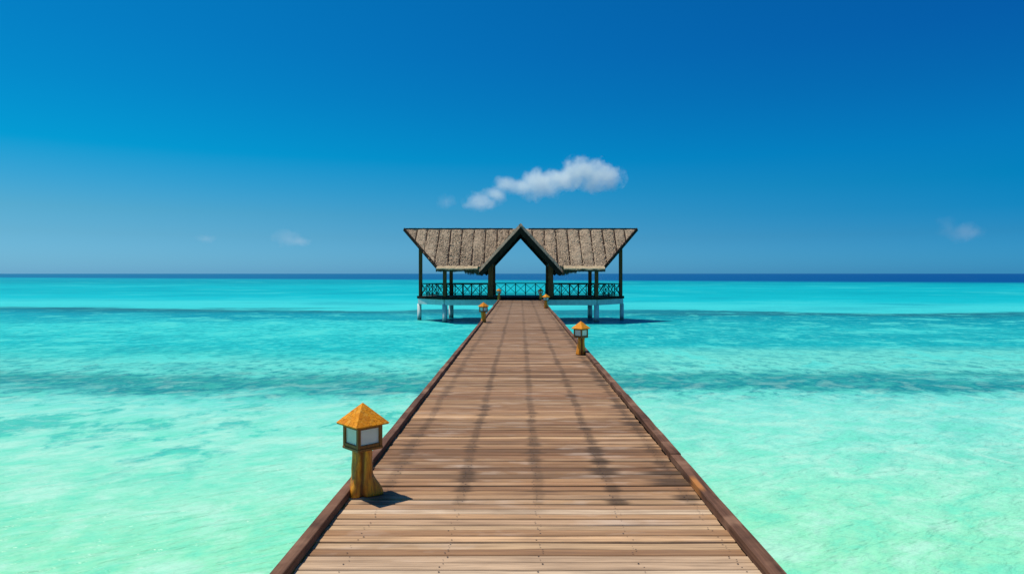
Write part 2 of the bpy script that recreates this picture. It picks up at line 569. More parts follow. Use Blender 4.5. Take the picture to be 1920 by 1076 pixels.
    a2 = t.noise(turned(.40, 3.6, 7.5, 6.), 1., 3, .55, .4)
    a3 = t.noise(turned(.15, .10, .42, 9.), 1., 3, .5)
    a4 = t.noise(turned(.42, 5.5, 12., 12.), 1., 3, .55, .5)
    a5 = t.noise(turned(-.35, 2.2, 5.0, 15.), 1., 3, .55, .6)
    h = t.math('ADD', t.math('ADD', mul(a1, .085), mul(a2, .040)), mul(a3, .3))
    h = t.math('ADD', h, t.math('ADD', mul(a4, .016), mul(a5, .028)))
    nor = t.bump(h, 1.)
    dif = t.node('ShaderNodeBsdfDiffuse')
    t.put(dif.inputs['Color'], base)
    t.put(dif.inputs['Normal'], nor)
    glo = t.node('ShaderNodeBsdfGlossy')
    glo.inputs['Roughness'].default_value = .16
    t.put(glo.inputs['Normal'], nor)
    fr = t.node('ShaderNodeFresnel')
    fr.inputs['IOR'].default_value = 1.33
    t.put(fr.inputs['Normal'], nor)
    mx = t.node('ShaderNodeMixShader')
    t.put(mx.inputs[0], t.math('MULTIPLY', fr.outputs[0], .22))
    t.l.new(dif.outputs[0], mx.inputs[1])
    t.l.new(glo.outputs[0], mx.inputs[2])
    out = t.node('ShaderNodeOutputMaterial')
    t.l.new(mx.outputs[0], out.inputs['Surface'])
    return m

M_PLANK = mat_plank()
M_KERB = mat_kerb()
M_DARK = mat_wood('dark_stained_timber', (.046, .024, .016), (.022, .012, .009), 'Z', .7, .8, .08)
M_POST = mat_wood('brown_post_timber', (.27, .085, .036), (.12, .042, .02), 'Z', .7, .8, .08)
M_JOIST = mat_wood('joist_timber', (.07, .045, .03), (.035, .024, .018), 'Y', .5)
M_FLOOR = mat_wood('floor_timber', (.13, .085, .058), (.07, .048, .035), 'X', .6)
M_THATCH = mat_thatch('grey_thatch', (.52, .385, .268), (.27, .195, .135), (.62, .465, .32))
M_EAVE = mat_thatch('pale_straw', (.60, .47, .30), (.42, .32, .20), (.66, .54, .36))
M_EDGE = mat_thatch('dark_thatch_edge', (.36, .29, .215), (.20, .16, .12), (.42, .34, .25))
M_FRINGE = mat_thatch('brown_thatch_ends', (.15, .098, .060), (.07, .046, .03), (.22, .15, .095))
M_CONC = mat_concrete()
M_LOG = mat_log()
M_SHINGLE = mat_shingle()
M_FRAME = mat_wood('lantern_frame_wood', (.30, .115, .02), (.14, .052, .010), 'Z', 3., .55)
M_PANE = mat_pane()
M_NAIL = mat_plain('rusty_nail', (.05, .03, .022), .6)
M_SEA = mat_sea()

# ------------------------------------------------------------------ the sea
def build_sea():
    rings = [0.0] + [.8 * 1.13 ** i for i in range(90)]
    rings = [r for r in rings if r < 42000] + [42000]
    n = 96
    vs = [(0, 0, 0)]
    for r in rings[1:]:
        for k in range(n):
            a = 2 * math.pi * k / n
            vs.append((r * math.cos(a), r * math.sin(a), 0))
    fs = [(0, 1 + k, 1 + (k + 1) % n) for k in range(n)]
    for i in range(len(rings) - 2):
        o, p = 1 + i * n, 1 + (i + 1) * n
        for k in range(n):
            q = (k + 1) % n
            fs.append((o + k, p + k, p + q, o + q))
    o = link('sea', mesh('sea', vs, fs), M_SEA)
    o['kind'] = 'structure'
    return o
build_sea()

# ------------------------------------------------------------------ the pier
DECK = 1.5
PIER_END = 45.6
XL, XR = -1.29, 1.372

pier = empty('wooden_pier', (0, 0, DECK), 'long weathered plank pier running straight out to the thatched pavilion', 'pier')

def plank_mesh(seed):
    rr = random.Random(seed)
    L = XR - XL
    n = 4
    wd, th, bv = .098, .03, .006
    prof = [(-wd / 2, -th), (-wd / 2, -bv), (-wd / 2 + bv, 0), (wd / 2 - bv, 0), (wd / 2, -bv), (wd / 2, -th)]
    vs, fs = [], []
    for i in range(n + 1):
        xx = -L / 2 + L * i / n
        wy = rr.uniform(-.0022, .0022)
        wz = rr.uniform(-.0016, .0016)
        for py, pz in prof:
            vs.append((xx, py + wy + rr.uniform(-.001, .001), pz + wz))
    k = len(prof)
    for i in range(n):
        for j in range(k - 1):
            a = i * k + j
            fs.append((a, a + k, a + k + 1, a + 1))
    fs.append(tuple(range(k)))
    fs.append(tuple(n * k + j for j in reversed(range(k))))
    me = mesh('plank', vs, fs)
    me.materials.append(M_PLANK)
    return me

PLANKS = [plank_mesh(i) for i in range(8)]
XC = (XL + XR) / 2
PITCH = .1045
first = 3.35
ys = []
yy = first
while yy < PIER_END - .03:
    ys.append(yy)
    yy += PITCH + random.uniform(-.004, .004)
proto = {}
for i, yv in enumerate(ys[:300]):
    o = link('plank', PLANKS[i % 8] if i % 3 else PLANKS[random.randrange(8)], None, pier)
    o.location = (XC + random.uniform(-.006, .006), yv, random.uniform(-.005, .004))
    o.rotation_euler = (random.uniform(-.05, .05), random.uniform(-.0012, .0012), random.uniform(-.0035, .0035))
    o.scale = (random.uniform(.997, 1.003), random.uniform(.915, .99), 1)
# the rest (far end and behind the camera) as one part
bm = bmesh.new()
rest = ys[300:] + [first - PITCH * k for k in range(1, 40)]
for yv in rest:
    add_box(bm, XC, yv, -.015 + random.uniform(-.0035, .0035), XR - XL, .098, .03)
o = link('plank', bm_mesh('far_planks', bm), M_PLANK, pier)
o['kind'] = 'stuff'

def kerb(xc, wd, side):
    yv = -.8
    while yv < PIER_END:
        L = min(random.uniform(3.0, 3.9), PIER_END - yv)
        bm = bmesh.new()
        n = 8
        h0 = .058
        prof = [(-wd / 2, 0), (-wd / 2, h0 - .004), (-wd / 2 + .004, h0), (wd / 2 - .004, h0), (wd / 2, h0 - .004), (wd / 2, 0)]
        rows = []
        for i in range(n + 1):
            ry = (L - .012) * i / n
            a, b_ = random.uniform(-.003, .003), random.uniform(-.003, .003)
            rows.append([bm.verts.new((px + a, ry, pz + (b_ if pz > 0 else 0))) for px, pz in prof])
        for i in range(n):
            for j in range(len(prof)):
                k2 = (j + 1) % len(prof)
                bm.faces.new((rows[i][j], rows[i + 1][j], rows[i + 1][k2], rows[i][k2]))
        bm.faces.new(rows[0])
        bm.faces.new(list(reversed(rows[-1])))
        o = link('kerb_beam', bm_mesh('kerb_beam', bm), M_KERB, pier)
        o.location = (xc + random.uniform(-.008, .008), yv, .003 + random.uniform(0, .006))
        o.rotation_euler = (0, 0, random.uniform(-.0012, .0012))
        yv += L
kerb(-1.327, .078, -1)
kerb(1.417, .092, 1)
# side boards and joists that carry the planks
for xx in (-1.352, 1.445):
    link('side_board', box_mesh('side_board', .04, PIER_END + .8, .20, .004), M_JOIST, pier, (xx, PIER_END / 2 - .4, -.105))
for xx in (-1.06, -.46, .14, .73, 1.27):
    link('joist', box_mesh('joist', .07, PIER_END + .8, .16), M_JOIST, pier, (xx, PIER_END / 2 - .4, -.118))
bm = bmesh.new()
bmesh.ops.create_cone(bm, cap_ends=True, segments=14, radius1=.13, radius2=.12, depth=2.6)
pile_me = bm_mesh('pile', bm, True)
for k in range(12):
    yv = .6 + 4. * k
    link('cross_beam', box_mesh('cross_beam', 2.6, .14, .16), M_JOIST, pier, (XC, yv, -.28))
    for xx in (-.95, 1.03):
        link('pile', pile_me, M_CONC, pier, (xx, yv, -1.66))
# nails over the joists on the nearer boards
bm = bmesh.new()
for yv in ys[:60]:
    for xx in (-1.03, -.45, .12, .70, 1.27):
        for s in (-.024, .024):
            if random.random() < .8:
                bmesh.ops.create_circle(bm, cap_ends=True, segments=6, radius=random.uniform(.0035, .0065),
                                        matrix=__import__('mathutils').Matrix.Translation((xx + random.uniform(-.025, .025), yv + s + random.uniform(-.006, .006), .0062)))
o = link('nail', bm_mesh('nail', bm), M_NAIL, pier)
o['kind'] = 'stuff'

# ------------------------------------------------------------------ pavilion
PCX = .06
PY0 = 45.0
FLOOR = 1.665
pav = empty('thatched_pavilion', (PCX, PY0 + 2.2, 0), 'open thatched pavilion on pale stilts at the end of the pier', 'pavilion')
def L(x, y, z):     # world depth/height -> pavilion space
    return Vector((x, y - (PY0 + 2.2), z))

FX, BX, PX = 5.0, 5.0, 6.98        # corner and prow half widths
YF, YM, YB = PY0, PY0 + 2.1, PY0 + 4.2
HEX = [(-FX, YF), (FX, YF), (PX, YM), (BX, YB), (-BX, YB), (-PX, YM)]
def prism(name, pts, z0, z1, mat):
    vs = [L(x, y, z0) for x, y in pts] + [L(x, y, z1) for x, y in pts]
    n = len(pts)
    fs = [tuple(reversed(range(n))), tuple(range(n, 2 * n))] + [(i, (i + 1) % n, n + (i + 1) % n, n + i) for i in range(n)]
    return link(name, mesh(name, vs, fs), mat, pav)
def grow(pts, d):
    out = []
    for x, y in pts:
        v = Vector((x, y - YM))
        out.append((x + (d if x > 0 else -d), y + (0 if abs(y - YM) < .01 else (d if y > YM else -d))))
    return out
prism('floor', grow(HEX, .10), FLOOR - .04, FLOOR, M_FLOOR)
# dark fascia round the floor and the pale ring beam under it
for i in range(6):
    (x0, y0), (x1, y1) = grow(HEX, .14)[i], grow(HEX, .14)[(i + 1) % 6]
    beam_between('fascia', L(x0, y0, FLOOR - .085), L(x1, y1, FLOOR - .085), .07, .175, M_DARK, pav)
    (x0, y0), (x1, y1) = grow(HEX, -.02)[i], grow(HEX, -.02)[(i + 1) % 6]
    beam_between('ring_beam', L(x0, y0, FLOOR - .36), L(x1, y1, FLOOR - .36), .30, .36, M_CONC, pav)
for k in range(5):
    yv = YF + .5 + .8 * k
    beam_between('floor_beam', L(-5.1, yv, FLOOR - .30), L(5.1, yv, FLOOR - .30), .12, .22, M_DARK, pav)
def pile(x, y, r):
    bm = bmesh.new()
    bmesh.ops.create_cone(bm, cap_ends=True, segments=16, radius1=r * 1.03, radius2=r, depth=2.0)
    link('pile', bm_mesh('pile', bm, True), M_CONC, pav, L(x, y, FLOOR - .53 - 1.0))
for x, y in HEX:
    pile(x, y, .17 if abs(x) < 6 else .14)
for x in (-1.0, 1.0):
    pile(x, YF + .3, .15)
    pile(x, YB, .15)

ZR, ZE = 4.79 + DECK, 2.18 + DECK          # ridge and eave of the long roof
YR, YE = YM, YF - .8
XE, XRG = 5.45, 8.02                       # half lengths at eave and ridge
ZG, SL = 4.96 + DECK, 1.09                 # cross gable apex and slope
YG0, YG1 = 44.0, 50.2
TG = .24                                   # thatch thickness of the gable

def gable_z(x, drop=0.):
    return ZG - drop - SL * abs(x)

# posts
def post(x, y, z1, wd, mat=M_POST):
    h = z1 - FLOOR
    return link('post', box_mesh('post', wd, wd, h, .015, (0, 0, h / 2)), mat, pav, L(x, y, FLOOR))
def roof_z(y):
    return ZE + (ZR - ZE) * (1 - abs(y - YR) / abs(YE - YR))
for s in (-1, 1):
    for y in (YF, YB):
        post(s * FX, y, roof_z(y) - .12, .24)
        post(s * 1.98, y, gable_z(1.98, .38), .33)
    post(s * 6.9, YM, ZR - .25, .23)

# long thatched roof, one object per strip between the seams
SEAMS = [.0, .8, 1.6, 2.4, 3.2, 4.0, 4.78, 5.6, 6.4, 7.12, XRG]
TH = .15
def strip(x0, x1, sx, sy, seed):
    rr = random.Random(seed)
    cut = ZG - .06
    v_hi = (x0 - XE) / (XRG - XE) if x0 > XE else 0.
    v_lo = (cut - SL * x1 - ZE) / (ZR - ZE)
    v0 = max(0., v_hi, v_lo) + 1e-3
    if v0 > .985:
        return
    nu, nv = 5, max(3, int(16 * (1 - v0)))
    top, bot = [], []
    ph = rr.uniform(0, 50)
    for j in range(nv + 1):
        v = v0 + (1 - v0) * j / nv
        z = ZE + (ZR - ZE) * v
        y = YE + (YR - YE) * v
        lo = max(x0, (cut - z) / SL)
        hi = min(x1, XE + (XRG - XE) * v)
        if hi < lo + .005:
            hi = lo + .005
        g = .018
        for i in range(nu + 1):
            f = i / nu
            x = lo + g + (hi - lo - 2 * g) * f if hi - lo > .06 else lo + (hi - lo) * f
            edge = .045 * (abs(2 * f - 1) ** 3)
            z += .045 * (1 - v) * mnoise.noise(Vector((sx * x * .55, v * 1.5, 3. * sy)))
            d = .028 * mnoise.noise(Vector((x * 2.3 * sx + ph, v * 9, ph))) + .03 * mnoise.noise(Vector((x * 6 + ph, v * 25, 1.))) - edge
            nz, ny = .745, -.667
            top.append((sx * x, y + ny * d, z + nz * d))
            bot.append((sx * x, y - ny * TH, z - nz * TH))
    top = [L(a, b, c) for a, b, c in top]
    bot = [L(a, b, c) for a, b, c in bot]
    if sy < 0:
        top = [Vector((p.x, 2 * (YR - PY0 - 2.2) - p.y, p.z)) for p in top]
        bot = [Vector((p.x, 2 * (YR - PY0 - 2.2) - p.y, p.z)) for p in bot]
    n = len(top)
    W = nu + 1
    fs = []
    for j in range(nv):
        for i in range(nu):
            a = j * W + i
            fs.append((a, a + 1, a + W + 1, a + W))
            fs.append((n + a, n + a + W, n + a + W + 1, n + a + 1))
    for j in range(nv):
        for i in (0, nu):
            a = j * W + i
            fs.append((a, a + W, n + a + W, n + a))
    for i in range(nu):
        fs.append((i, i + 1, n + i + 1, n + i))
        a = nv * W + i
        fs.append((a, a + 1, n + a + 1, n + a))
    bm = bmesh.new()
    bv = [bm.verts.new(p) for p in top + bot]
    for f in fs:
        try:
            bm.faces.new([bv[k] for k in f])
        except ValueError:
            pass
    o = link('thatch_panel', bm_mesh('thatch_panel', bm), M_THATCH, pav)
    # dark batten in the seam
    if x1 < XRG - .1:
        xx = sx * x1
        va = max(0., (x1 - XE) / (XRG - XE) if x1 > XE else 0., (cut - SL * x1 - ZE) / (ZR - ZE)) + .01
        za, zb = ZE + (ZR - ZE) * va - .065, ZR - .065
        ya, yb = YE + (YR - YE) * va, YR
        if sy < 0:
            ya, yb = 2 * YR - ya, 2 * YR - yb
        jit = rr.uniform(-.03, .03)
        beam_between('seam_batten', L(xx + jit, ya, za), L(xx - jit, yb, zb), .085, .06, M_DARK, pav)
seed = 0
for sx in (-1, 1):
    for sy in (1, -1):
        for a, b_ in zip(SEAMS, SEAMS[1:]):
            seed += 1
            strip(a, b_, sx, sy, seed)
# ridge caps, prow end boards, purlins
for s in (-1, 1):
    beam_between('ridge_cap', L(s * .55, YR, ZR + .0), L(s * (XRG + .02), YR, ZR + .0), .10, .07, M_DARK, pav)
    for yy_ in (YE, 2 * YR - YE):
        beam_between('prow_board', L(s * (XE + .01), yy_, ZE - .05), L(s * (XRG + .03), YR, ZR - .03), .06, .21, M_DARK, pav)
        ev = 'eave_purlin'
        yq = YF if yy_ < YR else YB
        beam_between(ev, L(s * 2.3, yq, roof_z(yq) - .26), L(s * 5.2, yq, roof_z(yq) - .26), .12, .16, M_DARK, pav)
beam_between('ridge_beam', L(-7.6, YR, ZR - .30), L(-1.0, YR, ZR - .30), .12, .18, M_DARK, pav)
beam_between('ridge_beam', L(1.0, YR, ZR - .30), L(7.6, YR, ZR - .30), .12, .18, M_DARK, pav)

# pale trimmed straw along the eaves, with loose strands hanging from it
def eave_lip(s, sy):
    n = 30
    bm = bmesh.new()
    rows = []
    for i in range(n + 1):
        x = s * (2.78 + (XE - .03 - 2.78) * i / n)
        row = []
        for (dy, dz_) in ((.06, .03), (-.16, -.05), (-.34, -.15), (-.36, -.22), (-.10, -.16), (.06, -.06)):
            q = .045 * mnoise.noise(Vector((x * 4, dy * 7, s * 2. + sy))) + .02 * mnoise.noise(Vector((x * 13, dy * 9, s)))
            yy2 = YE + dy
            if sy < 0:
                yy2 = 2 * YR - yy2
            row.append(bm.verts.new(L(x, yy2, ZE + dz_ + q)))
        rows.append(row)
    for i in range(n):
        for j in range(6):
            q = (j + 1) % 6
            bm.faces.new((rows[i][j], rows[i + 1][j], rows[i + 1][q], rows[i][q]))
    bm.faces.new(rows[0])
    bm.faces.new(list(reversed(rows[-1])))
    link('eave_lip', bm_mesh('eave_lip', bm), M_EAVE, pav)
for s in (-1, 1):
    eave_lip(s, 1)
    eave_lip(s, -1)
def strands(items, mat):
    vs, fs = [], []
    for x, y, z, ln, dx_, dy_ in items:
        wd = random.uniform(.010, .026)
        b0 = len(vs)
        vs += [L(x - wd, y, z), L(x + wd, y, z), L(x, y + wd, z), L(x + dx_, y + dy_, z - ln)]
        fs += [(b0, b0 + 1, b0 + 3), (b0 + 1, b0 + 2, b0 + 3), (b0 + 2, b0, b0 + 3)]
    o = link('thatch_fringe', mesh('thatch_fringe', vs, fs), mat, pav)
    o['kind'] = 'stuff'
it = []
for s in (-1, 1):
    for _ in range(1100):
        x = random.uniform(2.75, XE)
        g = .20 + .30 * max(0, mnoise.noise(Vector((x * 1.7, s * 3., 0)))) + (.14 if x < 3.6 else 0)
        it.append((s * x, YE + random.uniform(-.34, -.12), ZE - .17, random.uniform(.4, 1.) * g + .03, random.uniform(-.03, .03), random.uniform(-.03, .03)))
    for _ in range(160):
        x = random.uniform(.6, XRG)
        it.append((s * x, YR + random.uniform(-.05, .05), ZR - .02, -random.uniform(.04, .12), random.uniform(-.05, .05), random.uniform(-.06, .06)))
    for _ in range(350):
        x = random.uniform(2.75, XE)
        it.append((s * x, 2 * YR - YE + random.uniform(-.05, .07), ZE - .09, random.uniform(.05, .25), random.uniform(-.03, .03), random.uniform(-.03, .03)))
strands(it, M_FRINGE)
def tufts(count, s):
    vs, fs = [], []
    for _ in range(count):
        v = random.uniform(.02, .99)
        x = random.uniform(max(.4, (ZG - .15 - ZE - (ZR - ZE) * v) / SL + .1), XE + (XRG - XE) * v - .03)
        z = ZE + (ZR - ZE) * v
        y = YE + (YR - YE) * v
        if min(abs(x - q) for q in SEAMS) < .10 and random.random() < .85:
            continue
        ln, wd, up = random.uniform(.10, .28), random.uniform(.018, .05), random.uniform(.015, .055)
        sk = random.uniform(-.05, .05)
        b0 = len(vs)
        vs += [L(s * (x - wd), y, z - .01), L(s * (x + wd), y, z - .01), L(s * x + sk, y - ln * .74 - up * .66, z - ln * .667 + up * .74)]
        fs.append((b0, b0 + 1, b0 + 2))
    o = link('thatch_tuft', mesh('thatch_tuft', vs, fs), M_THATCH, pav)
    o['kind'] = 'stuff'
tufts(3000, -1)
tufts(3000, 1)

# cross gable over the walkway
GX = 2.86
nx_, nz_ = SL / math.hypot(1, SL), 1 / math.hypot(1, SL)
NP = 8
for s in (-1, 1):
    for k in range(NP):
        ya = YG0 + (YG1 - YG0) * k / NP + .012
        yb = YG0 + (YG1 - YG0) * (k + 1) / NP - .012
        nu, nv = 12, 3
        top, bot = [], []
        for j in range(nv + 1):
            y = ya + (yb - ya) * j / nv
            cut_ = .0
            if k == 0 and j < 2:
                y, cut_ = ((YG0, .17), (YG0 + .17, 0.))[j]
            for i in range(nu + 1):
                x = GX * i / nu
                d = .02 * mnoise.noise(Vector((x * 4, y * 3, s * 5.))) + .02 * mnoise.noise(Vector((x * 11, y * 8, s)))
                z = gable_z(x)
                d -= cut_
                top.append(L(s * (x + nx_ * d), y, z + nz_ * d))
                bot.append(L(s * max(0.004, x - nx_ * TG), y, z - nz_ * TG if x > nx_ * TG else ZG - TG / nz_))
        n, W = len(top), nu + 1
        bm = bmesh.new()
        bv = [bm.verts.new(p) for p in top + bot]
        fs = []
        for j in range(nv):
            for i in range(nu):
                a = j * W + i
                fs += [(a, a + 1, a + W + 1, a + W), (n + a, n + a + W, n + a + W + 1, n + a + 1)]
            for i in (0, nu):
                a = j * W + i
                fs.append((a, a + W, n + a + W, n + a))
        for i in range(nu):
            fs.append((i, i + 1, n + i + 1, n + i))
            a = nv * W + i
            fs.append((a, a + 1, n + a + 1, n + a))
        for f in fs:
            try:
                bm.faces.new([bv[q] for q in f])
            except ValueError:
                pass
        link('gable_thatch', bm_mesh('gable_thatch', bm), M_EDGE if k in (0, NP - 1) else M_THATCH, pav)
    # bargeboards front and back, rafters behind them
    for yv, wd in ((YG0 - .06, .09), (YG1 + .06, .09)):
        o1, o2 = (TG * .78) / nz_, (TG + .23) / nz_
        xe = GX - nx_ * .02
        prof = [(0, ZG - o1), (xe - nx_ * o1 * nz_, gable_z(xe - nx_ * o1 * nz_, o1)), (xe - nx_ * o2 * nz_, gable_z(xe - nx_ * o2 * nz_, o2)), (0, ZG - o2)]
        vs = [L(s * px_, yv - wd / 2, pz_) for px_, pz_ in prof] + [L(s * px_, yv + wd / 2, pz_) for px_, pz_ in prof]
        bm = bmesh.new()
        bv = [bm.verts.new(p) for p in vs]
        for f in ((0, 1, 2, 3), (7, 6, 5, 4), (0, 4, 5, 1), (1, 5, 6, 2), (2, 6, 7, 3), (3, 7, 4, 0)):
            bm.faces.new([bv[q] for q in f])
        link('bargeboard', bm_mesh('bargeboard', bm), M_DARK, pav)
    for k in range(6):
        yv = YG0 + .55 + k * 1.02
        dn = TG + .055
        beam_between('rafter', L(s * .03, yv, gable_z(.03) - dn / nz_), L(s * (GX - nx_ * dn - .02), yv, gable_z(GX) - nz_ * dn + .03), .08, .10, M_DARK, pav)
    beam_between('gable_purlin', L(s * 1.98, YG0 + .05, gable_z(1.98, .50)), L(s * 1.98, YG1 - .05, gable_z(1.98, .50)), .14, .18, M_DARK, pav)
beam_between('gable_cap', L(0, YG0 + 1.2, ZG - .12), L(0, YG1 - .6, ZG - .12), .30, .14, M_EDGE, pav, bevel=.05)
it = []
for s in (-1, 1):
    for _ in range(420):
        y = random.uniform(YG0 - .02, YG1)
        it.append((s * (GX - random.uniform(-.02, .2)), y, gable_z(GX) - random.uniform(.0, .08), random.uniform(.06, .26), random.uniform(-.04, .04), random.uniform(-.04, .04)))
    for _ in range(90):
        y = random.uniform(YG0 - .02, YG0 + .8)
        it.append((s * (GX + random.uniform(-.2, .25)), y, gable_z(GX) + .05, random.uniform(.15, .36), random.uniform(-.05, .05), random.uniform(-.04, .04)))
strands(it, M_FRINGE)

# railings: panels of crossed braces between uprights
def railing(a, b, n):
    a, b = Vector(a), Vector(b)
    mid = (a + b) / 2
    root = beam_between('railing', L(a.x, a.y, FLOOR + .84), L(b.x, b.y, FLOOR + .84), .07, .06, M_DARK, pav)
    inv = FRAME[root.name].inverted()
    def sub(name, p, q, w_, h_):
        o = beam_between(name, p, q, w_, h_, M_DARK, root, up=(.3, .2, 1) if abs((q - p).normalized().z) > .95 else (0, 0, 1))
        o.matrix_local = inv @ FRAME[o.name]
    sub('bottom_rail', L(a.x, a.y, FLOOR + .10), L(b.x, b.y, FLOOR + .10), .06, .05)
    for k in range(n + 1):
        p = a.lerp(b, k / n)
        sub('baluster', L(p.x, p.y, FLOOR + .004), L(p.x, p.y, FLOOR + .81), .045, .045)
        if k < n:
            q = a.lerp(b, (k + 1) / n)
            sub('brace', L(p.x, p.y, FLOOR + .13), L(q.x, q.y, FLOOR + .805), .028, .034)
            sub('brace', L(p.x, p.y + .03, FLOOR + .805), L(q.x, q.y + .03, FLOOR + .13), .028, .034)
for s in (-1, 1):
    railing((s * 2.16, YF), (s * 4.86, YF), 5)
    railing((s * 2.16, YB), (s * 4.86, YB), 4)
    railing((s * 5.08, YF + .1), (s * 6.82, YM - .1), 4)
    railing((s * 5.08, YB - .1), (s * 6.82, YM + .1), 4)
railing((-1.80, YB), (1.80, YB), 5)
# step up from the pier boards
link('step', box_mesh('step', 2.66, .30, .15, .01), M_DARK, pav, L(XC - PCX, PY0 + .77 - .0, DECK + .075))

# ------------------------------------------------------------------ bollard lamps
def log_mesh(seed, flare):
    rr = random.Random(seed)
    H, n, k = .37, 26, 48
    ph = rr.uniform(0, 9)
    vs, fs = [], []
    for i in range(n + 1):
        t_ = i / n
        z = H * t_
        for j in range(k):
            a = 2 * math.pi * j / k
            r = .072 + .013 * (1 - t_) + .008 * math.cos(3 * a + ph + t_ * .8) + .005 * math.cos(5 * a + ph * 2 - t_)
            r += .010 * mnoise.noise(Vector((math.cos(a) * 1.5, math.sin(a) * 1.5, z * 9 + ph)))
            # root swellings at the foot
            foot = max(0., 1 - (t_ / .40) ** 1.7)
            for (ra, rw, rs) in flare:
                da = (a - ra + math.pi) % (2 * math.pi) - math.pi
                r += rs * foot * math.exp(-(da / rw) ** 2)
            da = (a + 1.38 + .10 * math.sin(t_ * 5) + math.pi) % (2 * math.pi) - math.pi
            r -= .020 * math.exp(-(da / .20) ** 2)
            vs.append((r * math.cos(a), r * math.sin(a), z))
    for i in range(n):
        for j in range(k):
            q = (j + 1) % k
            fs.append((i * k + j, i * k + q, (i + 1) * k + q, (i + 1) * k + j))
    fs.append(tuple(reversed(range(k))))
    fs.append(tuple(n * k + j for j in range(k)))
    me = mesh('log_post', vs, fs, True)
    me.materials.append(M_LOG)
    return me

def pyramid_mesh(half, h, th):
    vs = [(-half, -half, 0), (half, -half, 0), (half, half, 0), (-half, half, 0),
          (-half, -half, -th), (half, -half, -th), (half, half, -th), (-half, half, -th), (0, 0, h)]
    fs = [(0, 1, 8), (1, 2, 8), (2, 3, 8), (3, 0, 8), (4, 5, 1, 0), (5, 6, 2, 1), (6, 7, 3, 2), (7, 4, 0, 3), (7, 6, 5, 4)]
    me = mesh('lamp_roof', vs, fs)
    me.materials.append(M_SHINGLE)
    return me

BW = .218            # lantern width
BH = .195            # lantern height
PH = .352            # height of the log under it
me_floor = box_mesh('lantern_floor', BW + .006, BW + .006, .022, .004)
me_corner = box_mesh('corner_post', .027, .027, BH - .03, .003)
me_rail = box_mesh('lantern_rail', BW - .056, .022, .024, .003)
me_pane = box_mesh('pane', BW - .05, .003, BH - .066)
me_roof = pyramid_mesh(.142, .150, .012)
for me, mt in ((me_floor, M_FRAME), (me_corner, M_FRAME), (me_rail, M_FRAME), (me_pane, M_PANE)):
    me.materials.append(mt)

def build_lamp(loc, log, label):
    r = empty('bollard_lamp', loc, label, 'lamp', 'bollard lamps along the pier')
    link('log_post', log, None, r, (0, 0, 0))
    r45 = math.pi / 4
    from mathutils import Matrix
    R = Matrix.Rotation(r45, 3, 'Z')
    def at(x, y, z):
        return R @ Vector((x, y, z))
    z0 = PH
    link('lantern_floor', me_floor, None, r, (0, 0, z0 + .011), (0, 0, r45))
    h = BW / 2 - .0135
    for sx in (-1, 1):
        for sy in (-1, 1):
            link('corner_post', me_corner, None, r, at(sx * h, sy * h, z0 + .022 + (BH - .03) / 2), (0, 0, r45))
    for k in range(4):
        a = k * math.pi / 2
        Rk = Matrix.Rotation(a, 3, 'Z')
        for zz in (z0 + .022 + .012, z0 + BH - .008 - .012):
            link('lantern_rail', me_rail, None, r, R @ (Rk @ Vector((0, -h, zz))), (0, 0, r45 + a))
        link('pane', me_pane, None, r, R @ (Rk @ Vector((0, -h + .004, z0 + .007 + BH / 2))), (0, 0, r45 + a))
    roof = link('lamp_roof', me_roof, None, r, (0, 0, z0 + BH + .004), (0, 0, r45))
    return r, roof

LOG_A = log_mesh(3, [(0.02, .50, .080), (math.pi + .45, .7, .012), (-1.9, .5, .022)])
LOG_B = log_mesh(5, [(2.9, .8, .02), (.5, .7, .012)])
LOG_C = log_mesh(8, [(1.2, .9, .015)])
lampA, roofA = build_lamp((-1.212, 5.27, DECK + .004), LOG_A, 'largest bollard lamp, orange shingled cap on a flared log stump by the left kerb')
lampB, roofB = build_lamp((1.285, 14.35, DECK + .004), LOG_B, 'middle-sized bollard lamp with orange cap and slim log post by the right kerb')
def copy_lamp(src, loc, label, rz=0):
    r = src.copy()
    C.objects.link(r)
    r.location = loc
    r.rotation_euler = (0, 0, rz)
    r['label'] = label
    for ch in list(src.children):
        c = ch.copy()
        C.objects.link(c)
        c.parent = r
    return r
copy_lamp(lampB, (-1.27, 23.9, DECK + .004), 'small bollard lamp with orange cap by the left kerb, against the water before the pavilion', math.pi / 2)
copy_lamp(lampB, (1.29, 33.6, DECK + .004), "small bollard lamp by the right kerb just before the pavilion's right gate post", math.pi)
copy_lamp(lampB, (-1.33, 43.6, DECK + .004 + .06), "tiny bollard lamp beside the pavilion's left gate post, where the pier ends", 0)
copy_lamp(lampB, (1.33, 43.6, DECK + .004 + .06), "tiny bollard lamp beside the pavilion's right gate post, where the pier ends", math.pi / 2)
